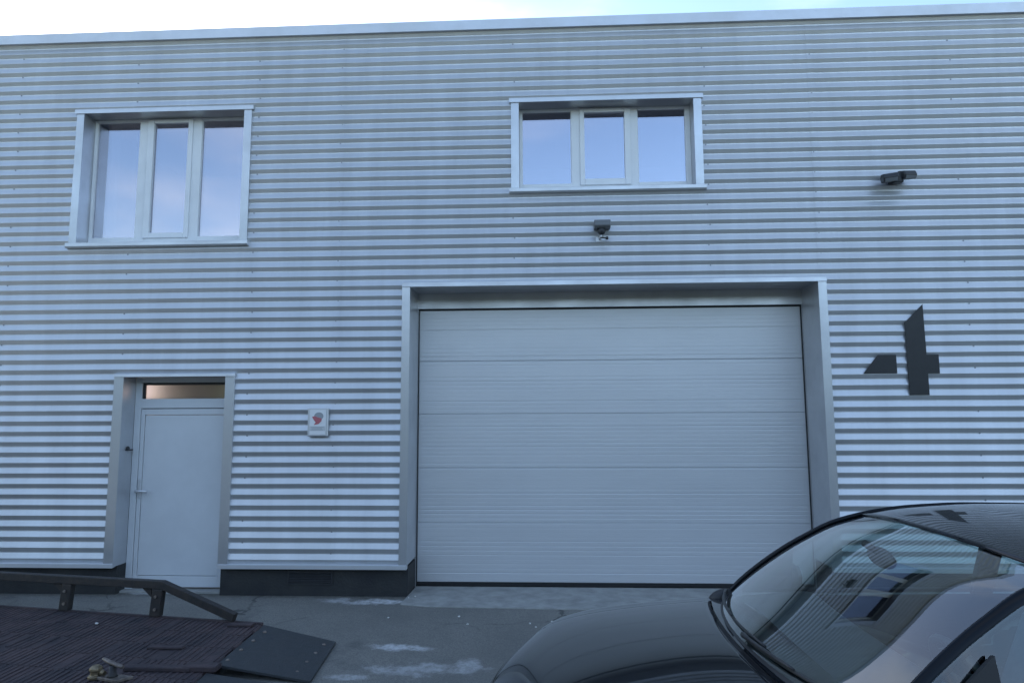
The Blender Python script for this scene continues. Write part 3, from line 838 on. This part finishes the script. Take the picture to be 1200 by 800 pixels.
def cutter(mb):
    o = recalc(mb.build('cutter', M['carblack']))
    md = raw.modifiers.new('b', 'BOOLEAN'); md.operation = 'DIFFERENCE'; md.solver = 'EXACT'; md.object = o
    return o
cuts = []
WX = (0.42, 3.05); WRAD = 0.315
for wx in WX:
    for sgn in (-1, 1):
        c = MB(); c.lathe([(WRAD + 0.045, 0.62 * sgn), (WRAD + 0.045, 1.1 * sgn)], 40, 0, 1, (wx - CX, 0, WRAD)); cuts.append(cutter(c))
c = MB(); c.box(1.06 - CX, 3.45 - CX, -0.735, 0.735, 0.34, 1.3); cuts.append(cutter(c))
dg = bpy.context.evaluated_depsgraph_get()
me_all = bpy.data.meshes.new_from_object(raw.evaluated_get(dg))
for o in cuts + [raw]:
    bpy.data.objects.remove(o)

def piece(name, idxs, m, parent, shrink=0.0, lift=0.0, thick=0.0):
    """faces of the whole shell carrying these region indices, as a part of their own"""
    bm = bmesh.new(); bm.from_mesh(me_all)
    bmesh.ops.delete(bm, geom=[f for f in bm.faces if not idxs(f)], context='FACES')
    if shrink:
        mv = {}
        for v in bm.verts:
            if v.is_boundary:
                inn = [e.other_vert(v).co for e in v.link_edges if not e.is_boundary]
                if inn:
                    d = (sum(inn, Vector()) / len(inn) - v.co); d.normalize(); mv[v] = d * shrink
        for v, d in mv.items(): v.co += d
    if lift:
        bm.normal_update()
        for v in bm.verts: v.co += v.normal * lift
    for f in bm.faces: f.material_index = 0; f.smooth = True
    me = bpy.data.meshes.new(name); bm.to_mesh(me); bm.free(); me.materials.append(m)
    o = bpy.data.objects.new(name, me); COL.objects.link(o); o.parent = parent
    if thick:
        sm = o.modifiers.new('t', 'SOLIDIFY'); sm.thickness = thick; sm.offset = -1
    return o
mi = lambda *k: (lambda f: f.material_index in k)
body = piece('body', mi(0, 6), M['carpaint'], car)
piece('hood', mi(1), M['carpaint'], car, shrink=0.006, thick=0.012)
for sgn in (1, -1):
    piece('headlight', (lambda s_: lambda f: f.material_index == 2 and f.calc_center_median().y * s_ > 0)(sgn), M['lampglass'], car, thick=0.01)
    piece('tail_light', (lambda s_: lambda f: f.material_index == 3 and f.calc_center_median().y * s_ > 0)(sgn), M['redlamp'], car, thick=0.01)
    for k in (4, 5):
        d = piece('door', (lambda s_, q: lambda f: f.material_index == q and f.calc_center_median().y * s_ > 0)(sgn, k), M['carpaint'], car, shrink=0.003, thick=0.012)
        hx = (2.0 if k == 4 else 2.9) - CX
        b = MB(); b.tube([(hx - 0.10, 0.885 * sgn, 0.80), (hx - 0.07, 0.915 * sgn, 0.805), (hx + 0.05, 0.915 * sgn, 0.805), (hx + 0.08, 0.888 * sgn, 0.80)], 0.012, 8); b.build('handle', M['carpaint'], d)

# greenhouse: edge curve (X, z, half width) up the front pillar, along the roof and down the back
EDGE = [(0.895, 0.968, 0.765), (0.96, 1.040, 0.748), (1.06, 1.125, 0.728), (1.17, 1.205, 0.706), (1.27, 1.266, 0.686), (1.37, 1.320, 0.664), (1.50, 1.362, 0.640),
        (1.64, 1.390, 0.620), (1.80, 1.405, 0.608), (2.0, 1.412, 0.600), (2.5, 1.402, 0.592), (3.0, 1.362, 0.585), (3.3, 1.312, 0.585), (3.52, 1.20, 0.610), (3.72, 1.05, 0.650)]
def interp(tab, t):
    n_ = len(tab); i = min(int(t), n_ - 2); f = t - i
    p1, p2 = tab[i], tab[i + 1]
    p0 = tab[i - 1] if i > 0 else [2 * a - b for a, b in zip(p1, p2)]
    p3 = tab[i + 2] if i + 2 < n_ else [2 * b - a for a, b in zip(p1, p2)]
    return [0.5 * (2 * b + (c - a) * f + (2 * a - 5 * b + 4 * c - d) * f * f + (3 * b - a - 3 * c + d) * f ** 3) for a, b, c, d in zip(p0, p1, p2, p3)]
def grid(mb, F, nu, nv, smooth=True, mi_=0):
    vs = [F(i / nu, j / nv) for j in range(nv + 1) for i in range(nu + 1)]
    mb.add(vs, [(j * (nu + 1) + i, j * (nu + 1) + i + 1, (j + 1) * (nu + 1) + i + 1, (j + 1) * (nu + 1) + i) for j in range(nv) for i in range(nu)], mi_, smooth)
NW = 6                                            # windscreen runs over EDGE[0..6]
CENT = [(0.735, 0.992), (0.84, 1.062), (0.955, 1.142), (1.065, 1.218), (1.17, 1.286), (1.290, 1.348), (1.425, 1.405)]
def wind(u, v):
    e = interp(EDGE[:NW + 1], v * NW); c = interp(CENT, v * NW)
    a = 2 * u - 1
    k = abs(a) ** 2.1
    return cl_((c[0] + (e[0] - c[0]) * k, a * (e[2] - 0.014), c[1] + (e[1] - c[1]) * k))
ws = MB(); grid(ws, wind, 36, 24); ws.build('windscreen', M['carglass'], car)
RTOP = [(1.425, 1.405), (1.58, 1.432), (1.75, 1.449), (1.97, 1.459), (2.5, 1.452), (3.0, 1.408), (3.34, 1.338)]
def roof_f(u, v):
    e = interp(EDGE[NW:13], v * 6); c = interp(RTOP, v * 6)
    a = 2 * u - 1; k = abs(a) ** 2.3
    return cl_((c[0] + (e[0] - c[0]) * k, a * e[2], c[1] + (e[1] - c[1]) * k))
rf = MB(); grid(rf, roof_f, 32, 36)
ro_ = rf.build('roof', M['carpaint'], car); s_ = ro_.modifiers.new('t', 'SOLIDIFY'); s_.thickness = 0.006; s_.offset = -1
RC = [(3.34, 1.338), (3.60, 1.21), (3.83, 1.03)]
def rear_f(u, v):
    e = interp(EDGE[12:], v * 2); c = interp(RC, v * 2)
    a = 2 * u - 1; k = abs(a) ** 2.3
    return cl_((c[0] + (e[0] - c[0]) * k, a * e[2], c[1] + (e[1] - c[1]) * k))
rg = MB(); grid(rg, rear_f, 24, 10); rg.build('rear_window', M['carglass'], car)
# black frit band and header along the glass edge
for sgn in (1, -1):
    # roof rail / pillar following the edge curve
    pil = MB()
    def rail(u, v, sg=sgn):
        e = interp(EDGE, v * (len(EDGE) - 1))
        w_ = 0.026 if v < 0.42 else 0.040
        off = (-0.016 + w_ * u)
        return cl_((e[0] + 0.02 * u, sg * (e[2] + off), e[1] + 0.004 - 0.034 * u * u - 0.004 * u))
    grid(pil, rail, 6, 70)
    o = pil.build('pillar', M['carpaint'], car); s_ = o.modifiers.new('t', 'SOLIDIFY'); s_.thickness = 0.016; s_.offset = -1
    def side(u, v, sg=sgn, x0=1.0, x1=2.05):
        X = x0 + (x1 - x0) * u
        # upper bound: edge curve height at X
        for a, b2 in zip(EDGE, EDGE[1:]):
            if a[0] <= X <= b2[0]:
                f = (X - a[0]) / (b2[0] - a[0]); zt = a[1] + (b2[1] - a[1]) * f; ht = a[2] + (b2[2] - a[2]) * f; break
        zb, hb = 0.965, 0.815
        t = v
        return cl_((X, sg * (hb + (ht + 0.02 - hb) * (t + 0.12 * t * (1 - t))), zb + (zt - 0.02 - zb) * t))
    for x0, x1 in ((1.02, 2.10), (2.16, 3.05), (3.11, 3.58)):
        sw = MB(); grid(sw, lambda u, v: side(u, v, sgn, x0, x1), 20, 8); sw.build('side_window', M['carglass'], car)
    for x0, x1 in ((2.09, 2.17), (3.04, 3.12)):
        sw = MB(); grid(sw, lambda u, v: side(u, v, sgn, x0, x1), 2, 8); o = sw.build('door_pillar', M['carblack'], car); s_ = o.modifiers.new('t', 'SOLIDIFY'); s_.thickness = 0.05; s_.offset = 0
    bl = MB(); bl.tube([cl_((x, sgn * 0.832, 0.968 + 0.008 * (x - 1))) for x in (0.98, 1.6, 2.4, 3.2, 3.62)], 0.012, 6); bl.build('belt_strip', M['carblack'], car)
    # door mirror
    mr = MB()
    mc = Vector((1.27 - CX, sgn * 0.965, 1.010))
    bm = bmesh.new(); bmesh.ops.create_uvsphere(bm, u_segments=20, v_segments=14, radius=1)
    vs = []
    for v in bm.verts:
        x, y, z = v.co
        x = x if x < 0 else x * 0.35
        vs.append((mc.x + 0.095 * x, mc.y + 0.105 * y, mc.z + 0.070 * z * (1 - 0.15 * y * sgn)))
    fs = [[v.index for v in f.verts] for f in bm.faces]; bm.free()
    mr.add(vs, fs, 0, True)
    mo = mr.build('door_mirror', M['carpaint'], car)
    b = MB(); b.lathe([(0.054, 0.036), (0.054, 0.039)], 20, 0, 0, (mc.x, mc.y, mc.z)); b.build('mirror_glass', M['chrome'], mo)
    b = MB(); b.tube([(mc.x, sgn * 0.83, 0.965), (mc.x, sgn * 0.90, 0.972)], 0.03, 10, flat=0.6); b.build('mirror_arm', M['carblack'], mo)
    tri = MB(); tri.add([cl_((0.96, sgn * 0.822, 0.972)), cl_((1.22, sgn * 0.826, 0.974)), cl_((1.22, sgn * 0.765, 1.18))], [(0, 1, 2)]); o = tri.build('mirror_base', M['carblack'], mo)
    s_ = o.modifiers.new('t', 'SOLIDIFY'); s_.thickness = 0.02
# cowl between hood and glass
cw = MB()
def cowl(u, v):
    a = 2 * u - 1; k = abs(a) ** 2.1
    x = 0.705 + (0.868 - 0.705) * k; z = 0.980 + (0.942 - 0.980) * k
    p = wind(u, 0.03)
    q = Vector(cl_((x - 0.02, a * 0.76, z - 0.012)))
    return q.lerp(Vector((p[0], p[1], p[2] - 0.006)), v)
grid(cw, cowl, 36, 4); cw.build('cowl', M['carblack'], car)
for sgn in (1, -1):
    ce = MB(); bm = bmesh.new(); bmesh.ops.create_uvsphere(bm, u_segments=18, v_segments=10, radius=1)
    ce.add([cl_((0.852 + 0.062 * v.co.x, sgn * (0.755 + 0.040 * v.co.y), 0.952 + 0.036 * v.co.z + 0.02 * v.co.x)) for v in bm.verts], [[v.index for v in f.verts] for f in bm.faces], 0, True); bm.free()
    ce.build('cowl_end', M['carblack'], car)
# wipers
for u0, u1, u2 in ((0.96, 0.62, 0.36), (0.46, 0.2, 0.04)):
    wp = MB()
    pts = []
    for k in range(13):
        f = k / 12; u = u0 + (u2 - u0) * f
        p = Vector(wind(u, 0.015 + 0.035 * f)); pts.append(p + Vector((-0.006, 0, 0.011)))
    wp.tube(pts, 0.0055, 6)
    wp.tube([p + Vector((-0.004, 0, 0.009)) for p in pts[0:8]], [0.012] + [0.007] * 6 + [0.004], 6)
    wp.build('wiper', M['carblack'], car)
# interior
ds = MB()
def dash(u, v):
    a = 2 * u - 1; k = abs(a) ** 2.1
    prof = [(0.80, 0.955), (0.98, 0.970), (1.16, 0.985), (1.26, 0.955), (1.30, 0.80), (1.24, 0.55)]
    x, z = interp(prof, v * 5)
    return cl_((x + 0.12 * k * (1 - v), a * 0.73, z - 0.015 * k))
grid(ds, dash, 24, 20)
o = ds.build('dashboard', M['interior'], car); s_ = o.modifiers.new('t', 'SOLIDIFY'); s_.thickness = 0.02
fo = MB(); fo.box(1.07 - CX, 3.44 - CX, -0.73, 0.73, 0.345, 0.36); fo.build('cabin_floor', M['interior'], car)
def seat(px, py, wid, rests):
    st = MB()
    st.prism([(px, 0.36), (px - 0.03, 0.60), (px + 0.05, 0.66), (px + 0.42, 0.60), (px + 0.60, 1.04), (px + 0.67, 1.06), (px + 0.72, 1.02), (px + 0.60, 0.50), (px + 0.52, 0.36)], 1, py - wid, py + wid)
    st.v = [cl_(p) for p in st.v]
    so = recalc(st.build('seat', M['seat'], car, bevel=0.05, seg=4, angle=20))
    for dy in rests:
        hr = MB(); hr.prism([(px + 0.60, 1.10), (px + 0.63, 1.25), (px + 0.68, 1.29), (px + 0.73, 1.26), (px + 0.72, 1.10)], 1, py + dy - 0.13, py + dy + 0.13)
        hr.v = [cl_(p) for p in hr.v]
        recalc(hr.build('headrest', M['seat'], so, bevel=0.035, seg=3, angle=20))
        for q in (-0.05, 0.05):
            hp = MB(); hp.tube([cl_((px + 0.66, py + dy + q, 1.03)), cl_((px + 0.67, py + dy + q, 1.13))], 0.007, 6)
            hp.build('headrest_post', M['chrome'], so)
seat(1.62, 0.36, 0.25, (0,)); seat(1.62, -0.36, 0.25, (0,)); seat(2.62, 0.0, 0.64, (-0.4, 0.4))
sw = MB()
c0 = Vector(cl_((1.40, -0.36, 0.93))); ax = Vector((-0.42, 0, 0.9)).normalized() ; e1 = Vector((0, 1, 0)); ax = Vector((0.88, 0, 0.47)); e2 = ax.cross(e1)
ring = [c0 + (e1 * math.cos(t) + e2 * math.sin(t)) * 0.185 for t in [2 * math.pi * k / 32 for k in range(33)]]
sw.tube(ring, 0.015, 8, caps=False)
for t in (0, math.pi, -math.pi / 2): sw.tube([c0, c0 + (e1 * math.cos(t) + e2 * math.sin(t)) * 0.18], 0.018, 6)
sw.lathe([(0.06, -0.02), (0.055, 0.02)], 14, 0, 0, c0)
sw.build('steering_wheel', M['carblack'], car)
rv = MB()
pc = Vector(cl_((1.335, 0.10, 1.272)))
bm = bmesh.new(); bmesh.ops.create_uvsphere(bm, u_segments=20, v_segments=12, radius=1)
rv.add([(pc.x + 0.022 * v.co.x, pc.y + 0.115 * v.co.y, pc.z + 0.040 * v.co.z) for v in bm.verts], [[v.index for v in f.verts] for f in bm.faces], 0, True); bm.free()
rv.tube([pc + Vector((-0.01, 0, 0.02)), Vector(wind(0.58, 0.80)) + Vector((0.004, 0, -0.006))], 0.014, 8)
rv.build('rear_view_mirror', M['carblack'], car)
# wheels
for wx in WX:
    for sgn in (1, -1):
        ty = MB()
        ty.lathe([(0.20, 0.66 * sgn), (0.29, 0.655 * sgn), (WRAD, 0.68 * sgn), (WRAD, 0.83 * sgn), (0.29, 0.862 * sgn), (0.215, 0.855 * sgn), (0.205, 0.80 * sgn)], 40, 0, 1, (wx - CX, 0, WRAD))
        wh = recalc(ty.build('wheel', M['tyre'], car))
        rm = MB(); c_ = (wx - CX, 0, WRAD)
        rm.lathe([(0.212, 0.70 * sgn), (0.212, 0.845 * sgn), (0.196, 0.848 * sgn), (0.19, 0.80 * sgn)], 40, 0, 1, c_)
        for k in range(10):
            t = 2 * math.pi * k / 10
            rm.tube([(c_[0] + 0.03 * math.cos(t), 0.835 * sgn, c_[2] + 0.03 * math.sin(t)), (c_[0] + 0.2 * math.cos(t), 0.84 * sgn, c_[2] + 0.2 * math.sin(t))], 0.016, 6)
        rm.lathe([(0.05, 0.80 * sgn), (0.045, 0.85 * sgn)], 20, 0, 1, c_)
        recalc(rm.build('rim', M['alloy'], wh))
# lower grille and lamp trim at the nose
gr = MB()
for k in range(5):
    z = 0.36 + k * 0.035
    gr.tube([cl_((-0.352 + 0.10 * (t / 0.6) ** 2, t, z)) for t in [-0.5 + 0.1 * q for q in range(11)]], 0.010, 6)
gr.build('grille', M['carblack'], car)
